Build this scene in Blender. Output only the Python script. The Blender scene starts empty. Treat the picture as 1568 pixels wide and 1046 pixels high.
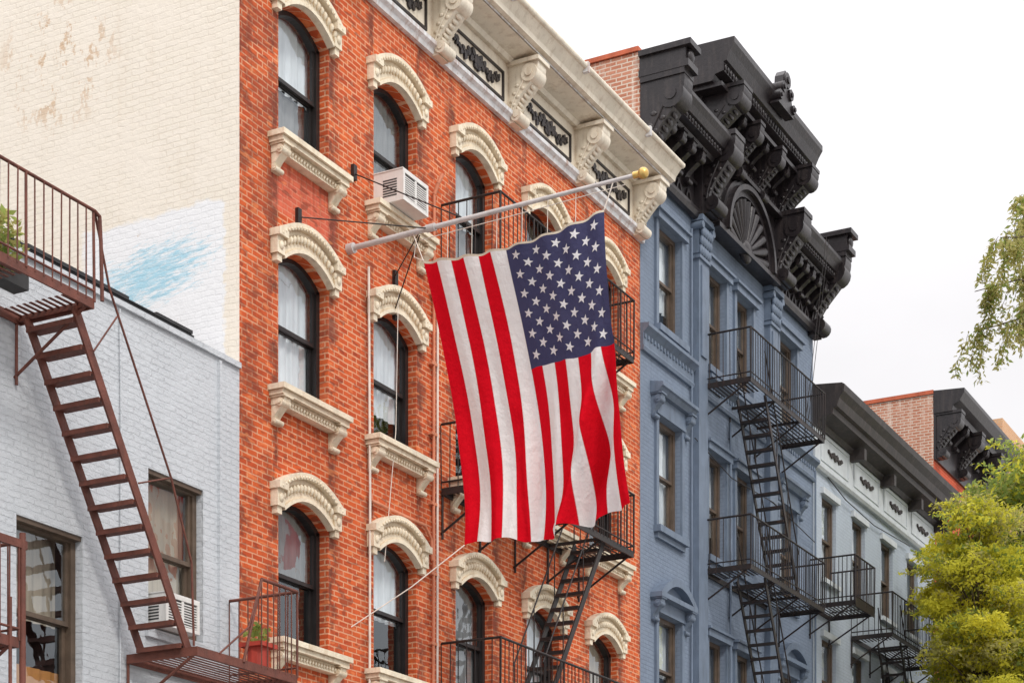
import bpy, math, random, bmesh
from mathutils import Vector, Matrix
random.seed(7)
scn=bpy.context.scene
COL=scn.collection
FY=14.0   # facade plane of the street wall

# ------------------------------------------------------------------ mesh builder
class MB:
    def __init__(s): s.v=[];s.f=[];s.m=[];s.sm=[]
    def add(s,vs,fs,m,smooth=False):
        o=len(s.v); s.v+=[tuple(v) for v in vs]
        s.f+=[tuple(i+o for i in f) for f in fs]; s.m+=[m]*len(fs); s.sm+=[smooth]*len(fs)
    def box(s,x0,x1,y0,y1,z0,z1,m):
        vs=[(x,y,z) for x in (x0,x1) for y in (y0,y1) for z in (z0,z1)]
        s.add(vs,[(0,1,3,2),(4,6,7,5),(0,4,5,1),(2,3,7,6),(0,2,6,4),(1,5,7,3)],m)
    def quad(s,a,b,c,d,m): s.add([a,b,c,d],[(0,1,2,3)],m)
    def prism(s,poly,ax,a,b,m,smooth=False):
        def P(p,t):
            if ax=='x': return (t,p[0],p[1])
            if ax=='y': return (p[0],t,p[1])
            return (p[0],p[1],t)
        n=len(poly); vs=[P(p,a) for p in poly]+[P(p,b) for p in poly]
        s.add(vs,[tuple(range(n)),tuple(range(2*n-1,n-1,-1))],m)
        s.add(vs,[(i,(i+1)%n,(i+1)%n+n,i+n) for i in range(n)],m,smooth)
    def tube(s,p,q,r,m,n=6,r2=None):
        p=Vector(p);q=Vector(q);d=(q-p)
        if d.length<1e-6: return
        d.normalize(); a=d.orthogonal().normalized(); b=d.cross(a); r2=r if r2 is None else r2
        vs=[]
        for c,rr in ((p,r),(q,r2)):
            for i in range(n):
                t=2*math.pi*i/n; vs.append(c+(a*math.cos(t)+b*math.sin(t))*rr)
        s.add(vs,[(i,(i+1)%n,(i+1)%n+n,i+n) for i in range(n)],m,True)
        s.add(vs,[tuple(range(n)),tuple(range(2*n-1,n-1,-1))],m)
    def path(s,pts,r,m,n=6):
        for a,b in zip(pts,pts[1:]): s.tube(a,b,r,m,n)
    def ball(s,c,r,m,nu=10,nv=6):
        if not isinstance(r,tuple): r=(r,r,r)
        vs=[];fs=[]
        for j in range(nv+1):
            ph=math.pi*j/nv
            for i in range(nu):
                th=2*math.pi*i/nu
                vs.append((c[0]+r[0]*math.sin(ph)*math.cos(th),c[1]+r[1]*math.sin(ph)*math.sin(th),c[2]+r[2]*math.cos(ph)))
        for j in range(nv):
            for i in range(nu):
                fs.append((j*nu+i,j*nu+(i+1)%nu,(j+1)*nu+(i+1)%nu,(j+1)*nu+i))
        s.add(vs,fs,m,True)
    def archband(s,xc,h1,z1,r1,h2,z2,r2,ya,yb,m,n=16):
        for k in range(n):
            t0=-1+2*k/n; t1=-1+2*(k+1)/n
            def I(t): return (xc+h1*t, z1+r1*(1-t*t))
            def O(t): return (xc+h2*t, z2+r2*(1-t*t))
            s.prism([I(t0),I(t1),O(t1),O(t0)],'y',ya,yb,m)
    def obj(s,name,parent=None,recalc=True):
        me=bpy.data.meshes.new(name)
        me.from_pydata(s.v,[],s.f)
        mats=[]
        for m in s.m:
            if m not in mats: mats.append(m)
        for m in mats: me.materials.append(m)
        idx={m:i for i,m in enumerate(mats)}
        me.polygons.foreach_set('material_index',[idx[m] for m in s.m])
        me.polygons.foreach_set('use_smooth',s.sm)
        if recalc:
            bm=bmesh.new(); bm.from_mesh(me); bmesh.ops.recalc_face_normals(bm,faces=bm.faces); bm.to_mesh(me); bm.free()
        me.update()
        o=bpy.data.objects.new(name,me); COL.objects.link(o)
        if parent: o.parent=parent
        return o
def empty(name):
    e=bpy.data.objects.new(name,None); COL.objects.link(e); return e

# ------------------------------------------------------------------ materials
def N(nt,t,props=None,ins=None):
    nd=nt.nodes.new(t)
    for k,v in (props or {}).items(): setattr(nd,k,v)
    for k,v in (ins or {}).items():
        if isinstance(v,bpy.types.NodeSocket): nt.links.new(v,nd.inputs[k])
        else: nd.inputs[k].default_value=v
    return nd
def mth(nt,op,a,b=0.0,c=None,clamp=False):
    d={0:a,1:b}
    if c is not None: d[2]=c
    return N(nt,'ShaderNodeMath',{'operation':op,'use_clamp':clamp},d).outputs[0]
def mix(nt,f,a,b,bt='MIX'):
    nd=nt.nodes.new('ShaderNodeMix'); nd.data_type='RGBA'; nd.blend_type=bt
    for i,v in ((0,f),(6,a),(7,b)):
        if isinstance(v,bpy.types.NodeSocket): nt.links.new(v,nd.inputs[i])
        else: nd.inputs[i].default_value=v if i==0 else (v if len(v)==4 else tuple(v)+(1,))
    return nd.outputs[2]
def mr(nt,v,a,b,c=0.0,d=1.0):
    return N(nt,'ShaderNodeMapRange',{'clamp':True},{0:v,1:a,2:b,3:c,4:d}).outputs[0]
def base(name):
    m=bpy.data.materials.new(name); m.use_nodes=True; nt=m.node_tree
    b=nt.nodes['Principled BSDF']; co=nt.nodes.new('ShaderNodeTexCoord').outputs['Object']
    return m,nt,b,co
def noise(nt,co,sc,det=4,rough=.55,scale3=None):
    v=co
    if scale3:
        v=N(nt,'ShaderNodeVectorMath',{'operation':'MULTIPLY'},{0:co,1:scale3}).outputs[0]
    return N(nt,'ShaderNodeTexNoise',{},{'Vector':v,'Scale':sc,'Detail':det,'Roughness':rough}).outputs[0]
def sc(c,k): return tuple(min(1,x*k) for x in c)
def paint(name,col,rough=.6,var=.25,scale=3.0,bump=.15,grime=.25,metal=0,gcol=None,bscale=40,spec=.4,ao=0,aod=.1):
    m,nt,b,co=base(name)
    n1=noise(nt,co,scale,6); c=mix(nt,mr(nt,n1,.3,.7),sc(col,1-var),sc(col,1+var*.5))
    st=noise(nt,co,1.0,5,.6,(9,9,1.3)); g=mr(nt,st,.5,.75,0,grime)
    c=mix(nt,g,c,gcol or sc(col,.35))
    sp=noise(nt,co,22,3,.7); c=mix(nt,mr(nt,sp,.66,.74,0,grime*1.2),c,gcol or sc(col,.3))
    if ao:   # crevice shading and dirt, tinted into the colour by occlusion
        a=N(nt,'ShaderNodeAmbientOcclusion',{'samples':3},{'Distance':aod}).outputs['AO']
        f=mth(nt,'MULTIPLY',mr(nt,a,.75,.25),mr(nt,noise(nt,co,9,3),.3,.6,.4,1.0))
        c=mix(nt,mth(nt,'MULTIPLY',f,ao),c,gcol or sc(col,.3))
    nt.links.new(c,b.inputs['Base Color']); b.inputs['Roughness'].default_value=rough; b.inputs['Metallic'].default_value=metal
    b.inputs['Specular IOR Level'].default_value=spec
    bn=noise(nt,co,bscale,4); bp=N(nt,'ShaderNodeBump',{},{'Strength':bump,'Distance':.02,'Height':bn})
    nt.links.new(bp.outputs[0],b.inputs['Normal']); return m
def brick(name,c1,c2,mort,bw=.215,bh=.075,ms=.009,bump=.6,rough=.85,grime=.3,gcol=(.1,.05,.03),fac_mod=None,dist=.012,warp=.006,blotch=.25,smear=0.0):
    m,nt,b,co=base(name)
    sx=N(nt,'ShaderNodeSeparateXYZ',{},{0:co})
    wn=noise(nt,co,6,3); wn2=mth(nt,'MULTIPLY',mth(nt,'SUBTRACT',wn,.5),warp*4)
    u=mth(nt,'ADD',mth(nt,'ADD',sx.outputs[0],sx.outputs[1]),wn2); v=mth(nt,'ADD',sx.outputs[2],wn2)
    vec=N(nt,'ShaderNodeCombineXYZ',{},{0:u,1:v}).outputs[0]
    bt=N(nt,'ShaderNodeTexBrick',{'offset':.5},{'Vector':vec,'Color1':(*c1,1),'Color2':(*c2,1),'Mortar':(*mort,1),'Scale':1.0,'Mortar Size':ms,'Mortar Smooth':.25,'Bias':0.0,'Brick Width':bw,'Row Height':bh})
    c=bt.outputs[0]
    big=noise(nt,co,.55,5,.6)
    c=mix(nt,mr(nt,big,.35,.7,0,blotch),c,sc(c1,.62))
    med=noise(nt,co,5,4,.6); c=mix(nt,mr(nt,med,.42,.7,0,blotch),c,sc(c2,1.3))
    st=noise(nt,co,1.0,5,.65,(5,5,.6)); c=mix(nt,mr(nt,st,.52,.78,0,grime),c,gcol)
    hide=mr(nt,noise(nt,co,1.6,5,.65),.40,.62,0,smear)
    if smear: c=mix(nt,hide,c,c1)
    if fac_mod: c=fac_mod(nt,co,sx,c)
    nt.links.new(c,b.inputs['Base Color']); b.inputs['Roughness'].default_value=rough
    b.inputs['Specular IOR Level'].default_value=.25
    jt=mth(nt,'MULTIPLY',bt.outputs[1],mth(nt,'SUBTRACT',hide,1.0))
    h=mth(nt,'ADD',jt,mth(nt,'MULTIPLY',noise(nt,co,60,4),.5))
    h=mth(nt,'ADD',h,mth(nt,'MULTIPLY',noise(nt,co,2.2,3),1.0))
    h=mth(nt,'ADD',h,mth(nt,'MULTIPLY',noise(nt,co,13,4,.6),1.2 if smear else .3))
    bp=N(nt,'ShaderNodeBump',{},{'Strength':bump,'Distance':dist,'Height':h})
    nt.links.new(bp.outputs[0],b.inputs['Normal']); return m

def redmod(nt,co,sx,c):
    x=sx.outputs[0]; z=sx.outputs[2]
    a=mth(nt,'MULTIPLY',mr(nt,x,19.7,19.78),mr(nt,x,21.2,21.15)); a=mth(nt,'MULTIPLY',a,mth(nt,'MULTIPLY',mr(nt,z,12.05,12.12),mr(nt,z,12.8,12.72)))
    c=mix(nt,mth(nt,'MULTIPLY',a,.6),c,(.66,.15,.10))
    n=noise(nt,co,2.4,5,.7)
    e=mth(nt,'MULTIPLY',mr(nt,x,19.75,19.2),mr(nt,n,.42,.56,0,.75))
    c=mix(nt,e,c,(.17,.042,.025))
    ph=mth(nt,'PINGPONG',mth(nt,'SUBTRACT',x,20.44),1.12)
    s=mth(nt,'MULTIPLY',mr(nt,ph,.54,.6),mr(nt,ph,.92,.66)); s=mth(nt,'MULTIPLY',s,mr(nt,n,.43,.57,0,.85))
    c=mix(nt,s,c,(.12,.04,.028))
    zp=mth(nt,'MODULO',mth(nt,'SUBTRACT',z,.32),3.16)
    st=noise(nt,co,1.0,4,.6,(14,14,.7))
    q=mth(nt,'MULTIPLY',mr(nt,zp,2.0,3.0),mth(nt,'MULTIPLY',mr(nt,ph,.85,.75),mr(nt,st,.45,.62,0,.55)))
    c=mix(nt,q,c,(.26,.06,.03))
    w=mr(nt,noise(nt,co,1.0,6,.7,(1.5,1.5,2.6)),.56,.64,0,.16); c=mix(nt,w,c,(.80,.34,.20))
    k=noise(nt,co,1.0,1,.5,(4.6,4.6,13)); c=mix(nt,mr(nt,k,.60,.66,0,.6),c,(.22,.05,.028))
    return mix(nt,mr(nt,k,.36,.30,0,.4),c,(.82,.29,.11))
def sidemod(nt,co,sx,c):
    y=sx.outputs[1]; z=sx.outputs[2]
    n=noise(nt,co,1.3,5,.65); n2=noise(nt,co,7,4,.6)
    zz=mth(nt,'ADD',z,mth(nt,'MULTIPLY',mth(nt,'SUBTRACT',n,.5),.45))
    yy=mth(nt,'ADD',y,mth(nt,'MULTIPLY',mth(nt,'SUBTRACT',n2,.5),.25))
    w=mth(nt,'MULTIPLY',mr(nt,zz,11.98,11.93),mth(nt,'MULTIPLY',mr(nt,yy,14.2,14.24),mr(nt,yy,16.5,16.4)))
    c=mix(nt,mth(nt,'MULTIPLY',w,.93),c,(.84,.85,.87))
    # worn, scribbled blue paint: strokes run slightly downhill to the left
    sy=mth(nt,'ADD',z,mth(nt,'MULTIPLY',mth(nt,'SUBTRACT',y,15.4),.14))
    dy=mth(nt,'DIVIDE',mth(nt,'SUBTRACT',y,15.4),1.0); dz=mth(nt,'DIVIDE',mth(nt,'SUBTRACT',sy,11.22),.42)
    d=mth(nt,'ADD',mth(nt,'MULTIPLY',dy,dy),mth(nt,'MULTIPLY',dz,dz))
    sv=N(nt,'ShaderNodeCombineXYZ',{},{0:mth(nt,'MULTIPLY',y,1.6),1:mth(nt,'MULTIPLY',sy,8.5)}).outputs[0]
    st=noise(nt,sv,2.2,8,.8)
    d=mth(nt,'ADD',d,mth(nt,'MULTIPLY',mth(nt,'SUBTRACT',st,.46),7.0))
    bl=mr(nt,d,1.25,.2,0,.72); c=mix(nt,bl,c,(.22,.56,.72))
    dy=mth(nt,'DIVIDE',mth(nt,'SUBTRACT',y,16.9),1.0); dz=mth(nt,'DIVIDE',mth(nt,'SUBTRACT',z,14.3),.9)
    d=mth(nt,'ADD',mth(nt,'MULTIPLY',dy,dy),mth(nt,'MULTIPLY',dz,dz))
    fl=mth(nt,'MULTIPLY',mr(nt,d,1.3,.3),mr(nt,noise(nt,co,3.5,7,.75,(1,1,.7)),.54,.58,0,.75))
    c=mix(nt,fl,c,(.60,.40,.24))
    fl=mr(nt,noise(nt,co,1.9,8,.8,(1,1,.8)),.665,.68,0,.6)
    return mix(nt,fl,c,(.55,.38,.24))

M={}
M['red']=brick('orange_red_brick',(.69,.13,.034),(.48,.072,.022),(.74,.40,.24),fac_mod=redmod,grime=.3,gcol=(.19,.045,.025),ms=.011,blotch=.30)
M['beige']=brick('painted_beige_brick',(.86,.79,.69),(.84,.77,.66),(.81,.73,.62),ms=.010,bump=.5,grime=.14,gcol=(.6,.45,.3),fac_mod=sidemod,dist=.012,blotch=.07,smear=.9,warp=.012)
M['grey']=brick('painted_grey_brick',(.58,.61,.64),(.55,.58,.61),(.52,.55,.58),ms=.012,bump=.8,grime=.22,gcol=(.33,.34,.35),dist=.016,blotch=.12,smear=.8,warp=.012)
M['blue']=brick('painted_blue_brick',(.205,.255,.33),(.19,.235,.31),(.165,.205,.27),ms=.011,bump=.5,grime=.45,gcol=(.10,.125,.16),blotch=.22,smear=.4)
M['pale']=brick('painted_pale_blue_brick',(.43,.49,.555),(.40,.455,.52),(.37,.42,.48),ms=.011,bump=.4,grime=.3,gcol=(.22,.24,.28),blotch=.12,smear=.4)
M['oldbrick']=brick('weathered_side_brick',(.56,.26,.17),(.45,.17,.10),(.70,.60,.50),grime=.85,gcol=(.82,.74,.64),blotch=.3,ms=.013)
M['farred']=brick('far_red_brick',(.62,.09,.035),(.52,.07,.03),(.5,.2,.12),grime=.2)
M['tan']=brick('far_tan_brick',(.66,.40,.22),(.62,.34,.18),(.6,.45,.33),grime=.2)
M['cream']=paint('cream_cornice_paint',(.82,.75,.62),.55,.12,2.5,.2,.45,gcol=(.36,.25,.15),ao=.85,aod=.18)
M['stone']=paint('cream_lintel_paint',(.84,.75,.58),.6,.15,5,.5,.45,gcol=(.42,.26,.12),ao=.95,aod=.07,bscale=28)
M['trimwhite']=paint('chalky_white_trim',(.72,.73,.74),.7,.2,6,.5,.9,gcol=(.4,.26,.2),bscale=14)
M['black']=paint('black_cornice_paint',(.020,.016,.018),.36,.3,3,.25,.45,gcol=(.085,.068,.062),spec=.5,bscale=20)
M['iron']=paint('black_iron',(.020,.016,.016),.5,.3,8,.2,.3,gcol=(.10,.045,.03))
M['rust']=paint('rusty_brown_iron',(.16,.052,.035),.65,.35,6,.35,.55,gcol=(.06,.03,.022))
M['frame']=paint('black_window_frame',(.018,.015,.015),.4,.3,6,.1,.2,gcol=(.08,.07,.06))
M['framebr']=paint('brown_window_frame',(.12,.085,.06),.5,.3,6,.1,.3,gcol=(.05,.04,.035))
M['bluetrim']=paint('blue_trim_paint',(.155,.20,.27),.5,.15,4,.15,.5,gcol=(.06,.078,.105))
M['paletrim']=paint('pale_trim_paint',(.55,.59,.61),.5,.12,4,.15,.3,gcol=(.25,.27,.3))
M['darktrim']=paint('charcoal_cornice',(.040,.033,.031),.55,.3,3,.2,.4,gcol=(.13,.10,.09))
M['roof']=paint('tar_roof',(.04,.04,.042),.9,.3,3,.3,.3)
M['coping']=paint('red_coping',(.55,.13,.06),.7,.25,5,.2,.3)
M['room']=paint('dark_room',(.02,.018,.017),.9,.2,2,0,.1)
M['steel']=paint('galvanised_pole',(.58,.55,.54),.45,.15,6,.1,.3,gcol=(.3,.24,.2))
M['gold']=paint('gold_finial',(.75,.50,.16),.3,.2,6,.05,.2,metal=.6)
M['acwhite']=paint('air_conditioner_white',(.74,.73,.70),.45,.08,6,.05,.15)
M['dark']=paint('dark_grille',(.05,.05,.05),.6,.2,6,.05,.2)
M['cable']=paint('pale_cable',(.80,.72,.64),.7,.15,6,.05,.2)
M['cableor']=paint('brick_painted_conduit',(.66,.24,.13),.6,.2,6,.05,.2)
M['terracotta']=paint('red_pot',(.45,.05,.03),.6,.15,6,.05,.2)
M['orange']=paint('orange_reflection_paint',(.50,.22,.06),.8,.15,3,.05,.2)  # orange reflection in the window, painted as the colour of a lower curtain
M['bark']=paint('bark',(.12,.09,.065),.9,.35,9,.8,.4)
M['asphalt']=paint('asphalt',(.05,.05,.052),.9,.25,1.5,.4,.2)
M['concrete']=paint('sidewalk_concrete',(.38,.37,.35),.85,.15,1.5,.3,.25)
M['mark']=paint('road_marking',(.75,.74,.7),.7,.15,3,.2,.3)

def curtain(name,col,stripe=30):
    m,nt,b,co=base(name)
    n=noise(nt,co,1.0,4,.6,(stripe,stripe,.6)); c=mix(nt,mr(nt,n,.3,.7),sc(col,.72),col)
    n=noise(nt,co,1.6,3); c=mix(nt,mr(nt,n,.4,.62,0,.35),c,sc(col,.5))
    nt.links.new(c,b.inputs['Base Color']); b.inputs['Roughness'].default_value=.9; return m
M['curt']=curtain('white_curtain',(.90,.93,.95),14); M['curtd']=curtain('grey_curtain',(.30,.30,.30)); M['curtw']=curtain('warm_curtain',(.5,.42,.32))
def glass():
    m=bpy.data.materials.new('window_glass'); m.use_nodes=True; nt=m.node_tree; nt.nodes.clear()
    out=nt.nodes.new('ShaderNodeOutputMaterial'); co=nt.nodes.new('ShaderNodeTexCoord').outputs['Object']
    bp=N(nt,'ShaderNodeBump',{},{'Strength':.15,'Distance':.04,'Height':noise(nt,co,2.5,2)})
    g=N(nt,'ShaderNodeBsdfGlossy',{},{'Color':(.88,.95,1,1),'Roughness':.02,'Normal':bp.outputs[0]})
    t=N(nt,'ShaderNodeBsdfTransparent',{},{'Color':(.92,.95,.96,1)})
    ge=nt.nodes.new('ShaderNodeNewGeometry')
    dt=N(nt,'ShaderNodeVectorMath',{'operation':'DOT_PRODUCT'},{0:ge.outputs['Normal'],1:ge.outputs['Incoming']}).outputs['Value']
    om=mth(nt,'SUBTRACT',1.0,mth(nt,'ABSOLUTE',dt)); p5=mth(nt,'POWER',om,4.0)
    f=mth(nt,'MULTIPLY_ADD',p5,.85,.13,True)
    mx=N(nt,'ShaderNodeMixShader',{},{0:f,1:t.outputs[0],2:g.outputs[0]})
    nt.links.new(mx.outputs[0],out.inputs[0]); return m
M['glass']=glass()
def leafmat(name,c1,c2):
    m=bpy.data.materials.new(name); m.use_nodes=True; nt=m.node_tree; nt.nodes.clear()
    out=nt.nodes.new('ShaderNodeOutputMaterial'); co=nt.nodes.new('ShaderNodeTexCoord').outputs['Object']
    c=mix(nt,mr(nt,noise(nt,co,1.1,3),.35,.65),c1,c2)
    c=mix(nt,mr(nt,noise(nt,co,14,2),.4,.7,0,.5),c,sc(c1,.6))
    d=N(nt,'ShaderNodeBsdfDiffuse',{},{'Color':c}); t=N(nt,'ShaderNodeBsdfTranslucent',{},{'Color':mix(nt,.5,c,sc(c2,1.6))})
    mx=N(nt,'ShaderNodeMixShader',{},{0:.5,1:d.outputs[0],2:t.outputs[0]}); nt.links.new(mx.outputs[0],out.inputs[0]); return m
M['leafy']=leafmat('yellow_green_leaves',(.48,.46,.05),(.78,.70,.09))
M['leafg']=leafmat('green_leaves',(.16,.24,.07),(.36,.42,.12))
M['leafw']=leafmat('pale_willow_leaves',(.30,.29,.10),(.54,.50,.20))

# ------------------------------------------------------------------ building helpers
def facade(mb,x0,x1,z0,z1,y,cols,depth,m):
    def rect(xa,xb,za,zb):
        if xb-xa>1e-4 and zb-za>1e-4: mb.quad((xa,y,za),(xb,y,za),(xb,y,zb),(xa,y,zb),m)
    x=x0
    for (xa,xb,ops) in sorted(cols,key=lambda c:c[0]):
        rect(x,xa,z0,z1); x=xb
        ops=sorted(ops); zc=z0
        arch=None
        for (zb,zt,rise) in ops+[(z1,None,0)]:
            if arch is None: rect(xa,xb,zc,zb)
            else:
                n=12; hw=(xb-xa)/2; xc=(xa+xb)/2; pz,pr=arch
                for k in range(n):
                    t0=-1+2*k/n;t1=-1+2*(k+1)/n
                    mb.quad((xc+hw*t0,y,pz+pr*(1-t0*t0)),(xc+hw*t1,y,pz+pr*(1-t1*t1)),(xc+hw*t1,y,zb),(xc+hw*t0,y,zb),m)
                    mb.quad((xc+hw*t0,y,pz+pr*(1-t0*t0)),(xc+hw*t1,y,pz+pr*(1-t1*t1)),(xc+hw*t1,y+depth,pz+pr*(1-t1*t1)),(xc+hw*t0,y+depth,pz+pr*(1-t0*t0)),m)
            if zt is not None:
                mb.quad((xa,y,zb),(xa,y+depth,zb),(xa,y+depth,zt),(xa,y,zt),m)
                mb.quad((xb,y,zb),(xb,y+depth,zb),(xb,y+depth,zt),(xb,y,zt),m)
                mb.quad((xa,y,zb),(xb,y,zb),(xb,y+depth,zb),(xa,y+depth,zb),m)
                arch=(zt,rise)
    rect(x,x1,z0,z1)
def window(fr,gl,xa,xb,zb,zt,rise,y,fm,cur='none',meet=.5,fw=.075):
    xc=(xa+xb)/2;hw=(xb-xa)/2; n=12
    fr.box(xa,xa+fw,y,y+.14,zb,zt,fm); fr.box(xb-fw,xb,y,y+.14,zb,zt,fm)
    fr.box(xa+fw,xb-fw,y-.02,y+.14,zb,zb+fw,fm)
    if rise>0: fr.archband(xc,hw-fw,zt-fw*.7,rise,hw,zt,rise,y,y+.14,fm,12)
    else: fr.box(xa+fw,xb-fw,y,y+.14,zt-fw,zt,fm)
    s=.05; zm=zb+(zt+rise*.6-zb)*meet
    ia,ib=xa+fw,xb-fw
    fr.box(ia,ia+s,y+.03,y+.075,zm,zt-.04,fm); fr.box(ib-s,ib,y+.03,y+.075,zm,zt-.04,fm); fr.box(ia+s,ib-s,y+.03,y+.075,zm,zm+s,fm)
    fr.box(ia,ia+s,y+.08,y+.125,zb+fw,zm+.045,fm); fr.box(ib-s,ib,y+.08,y+.125,zb+fw,zm+.045,fm)
    fr.box(ia+s,ib-s,y+.08,y+.125,zm-.01,zm+.045,fm); fr.box(ia+s,ib-s,y+.08,y+.125,zb+fw,zb+fw+.08,fm)
    yu=y+.05; yl=y+.1
    gl.quad((ia+s,yl,zb+fw+.08),(ib-s,yl,zb+fw+.08),(ib-s,yl,zm-.01),(ia+s,yl,zm-.01),M['glass'])
    top=[(xc+(hw-fw)*(1-2*k/n),yu,zt-fw+rise*(1-(1-2*k/n)**2)) for k in range(n+1)]
    gl.add([(ia,yu,zm+s),(ib,yu,zm+s)]+top,[tuple(range(n+3))],M['glass'])
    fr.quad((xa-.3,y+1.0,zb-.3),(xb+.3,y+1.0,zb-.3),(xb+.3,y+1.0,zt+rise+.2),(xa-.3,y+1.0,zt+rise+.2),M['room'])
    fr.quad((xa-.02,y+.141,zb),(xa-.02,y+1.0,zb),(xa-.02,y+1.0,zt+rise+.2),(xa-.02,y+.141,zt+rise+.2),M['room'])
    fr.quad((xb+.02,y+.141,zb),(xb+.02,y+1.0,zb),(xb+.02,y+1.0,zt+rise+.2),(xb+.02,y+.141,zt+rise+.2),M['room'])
    ph=random.uniform(0,6)
    def curt(x0,x1,z0,z1,m,yy=.17,flare=0):
        k=int((x1-x0)/.03)+2; vs=[]
        for i in range(k):
            xx=x0+(x1-x0)*i/(k-1); off=.018*math.sin(xx*42+ph)+.012*math.sin(xx*23+1)
            vs+=[(xx+flare*(i/(k-1)),y+yy+off,z0),(xx+.01*math.sin(i),y+yy+off*.6,z1)]
        gl.add(vs,[(2*i,2*i+2,2*i+3,2*i+1) for i in range(k-1)],m,True)
    T=zt+rise
    if cur=='full': curt(xa,xb,zb,T,M['curt'])
    elif cur=='upper': curt(xa,xb,zm-.05,T,M['curt'])
    elif cur=='shade': curt(xa,xb,zb+(T-zb)*.28,T,M['curt'])
    elif cur=='split': curt(xa,xc-.05,zb,T,M['curt'],.17,-.16); curt(xc+.05,xb,zb,T,M['curt'],.17,.0)
    elif cur=='fulld': curt(xa,xb,zb,T,M['curtd'])
    elif cur=='upperd': curt(xa,xb,zm+.1,T,M['curtd'])
    elif cur=='mixd': curt(xa,xb,zm,T,M['curt']); curt(xa,xb,zb,zm,M['curtd'],.22)
    elif cur=='warm': curt(xa,xb,zb,T,M['curtw'])
    elif cur=='orange': curt(xa,xb,zb,zm-.5,M['orange']); curt(xa,xb,zm+.02,T,M['curtw'],.28)
def console(mb,x0,x1,yw,proj,z0,z1,m,vol=True,leaf=True):
    h=z1-z0; n=18; pts=[(yw,z1),(yw-proj,z1)]
    def d(t): return proj*(.22+.78*(.5+.5*math.cos(math.pi*min(1,t*1.08))))+proj*.09*math.sin(2*math.pi*t)
    for k in range(1,n+1):
        t=k/n; pts.append((yw-d(t),z1-h*t))
    pts.append((yw,z0))
    mb.prism(pts,'x',x0,x1,m,False)
    w=(x1-x0)
    if vol:
        r=.15*h; yc=yw-proj+r*.95; zc=z1-.09*h-r
        mb.tube((x0-.022,yc,zc),(x1+.022,yc,zc),r,m,16); mb.tube((x0-.04,yc,zc),(x1+.04,yc,zc),r*.45,m,10)
        r=.095*h; yc=yw-proj*.24-r*.2; zc=z0+r*1.15
        mb.tube((x0-.018,yc,zc),(x1+.018,yc,zc),r,m,14); mb.tube((x0-.03,yc,zc),(x1+.03,yc,zc),r*.45,m,10)
    if leaf:
        for k in range(2,9):
            t=.3+.06*k; zc=z1-h*t; yc=yw-d(t)
            mb.ball(((x0+x1)/2,yc,zc),(w*.34*(1-.05*abs(k-5)),.035,h*.045),m,8,5)
        for sx_ in (x0-.004,x1+.004):
            pr=None
            for k in range(9):
                t=.34+.06*k; q=(sx_,yw-d(t)*.62,z1-h*t)
                if pr: mb.tube(pr,q,h*.016,m,5)
                pr=q
                mb.ball((sx_,yw-d(t)*(.42 if k%2 else .8),z1-h*(t+.01)),(.012,h*.045,h*.028),m,6,4)
    mb.box(x0-.03,x1+.03,yw-proj-.03,yw,z1-.06*h,z1+.004,m)
def scroll(mb,xa,xb,z0,z1,y,m,seed=1):
    rnd=random.Random(seed); xc=(xa+xb)/2; zc=(z0+z1)/2; W=(xb-xa)/2; H=(z1-z0)/2
    def leaf(cx,cz,L,wd,a):
        n=10; dx=math.cos(a); dz=math.sin(a); vs=[]
        for i in range(n):
            th=2*math.pi*i/n; u=L*.5*math.cos(th); w=wd*.5*math.sin(th)*(1.2-.5*math.cos(th))
            vs.append((cx+u*dx-w*dz,cz+u*dz+w*dx))
        mb.prism(vs,'y',y-.03-rnd.random()*.012,y-.003,m)
    for sgn in (-1,1):
        pr=None
        for k in range(17):
            t=k/16; x=xc+sgn*W*.9*t; z=zc+H*.30*math.sin(t*8.5)
            if pr: mb.tube(pr,(x,y-.012,z),.017,m,5)
            pr=(x,y-.012,z)
            if k in (2,5,8,11,14,16):
                q=H*(1.0-.35*t)
                s2=1 if math.sin(t*8.5)>0 else -1
                leaf(x+sgn*q*.25,z+s2*q*.30,q*.70,q*.46,s2*sgn*1.0 if sgn>0 else math.pi-s2*1.0)
                leaf(x-sgn*q*.15,z-s2*q*.34,q*.66,q*.42,-s2*.7 if sgn>0 else math.pi+s2*.7)
                leaf(x+sgn*q*.35,z-s2*q*.1,q*.55,q*.34,0.3*s2)
    for k in range(-3,4):
        a=math.pi/2+k*.42; leaf(xc+H*.45*math.cos(a),zc-H*.3+H*.55*math.sin(a),H*.7,H*.26,a)
    for k in (-1,1): leaf(xc+k*H*.3,zc-H*.55,H*.6,H*.26,k*.6)
    mb.ball((xc,y-.02,zc-H*.3),(.06,.03,.05),m,8,5)
def shell(mb,x0,x1,yb,z1,left,right,top):
    mb.quad((x0,FY,0),(x0,yb,0),(x0,yb,z1),(x0,FY,z1),left)
    mb.quad((x1,FY,0),(x1,yb,0),(x1,yb,z1),(x1,FY,z1),right)
    mb.quad((x0,yb,0),(x1,yb,0),(x1,yb,z1),(x0,yb,z1),left)
    mb.quad((x0,FY,z1-.3),(x1,FY,z1-.3),(x1,yb,z1-.3),(x0,yb,z1-.3),top)

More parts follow.
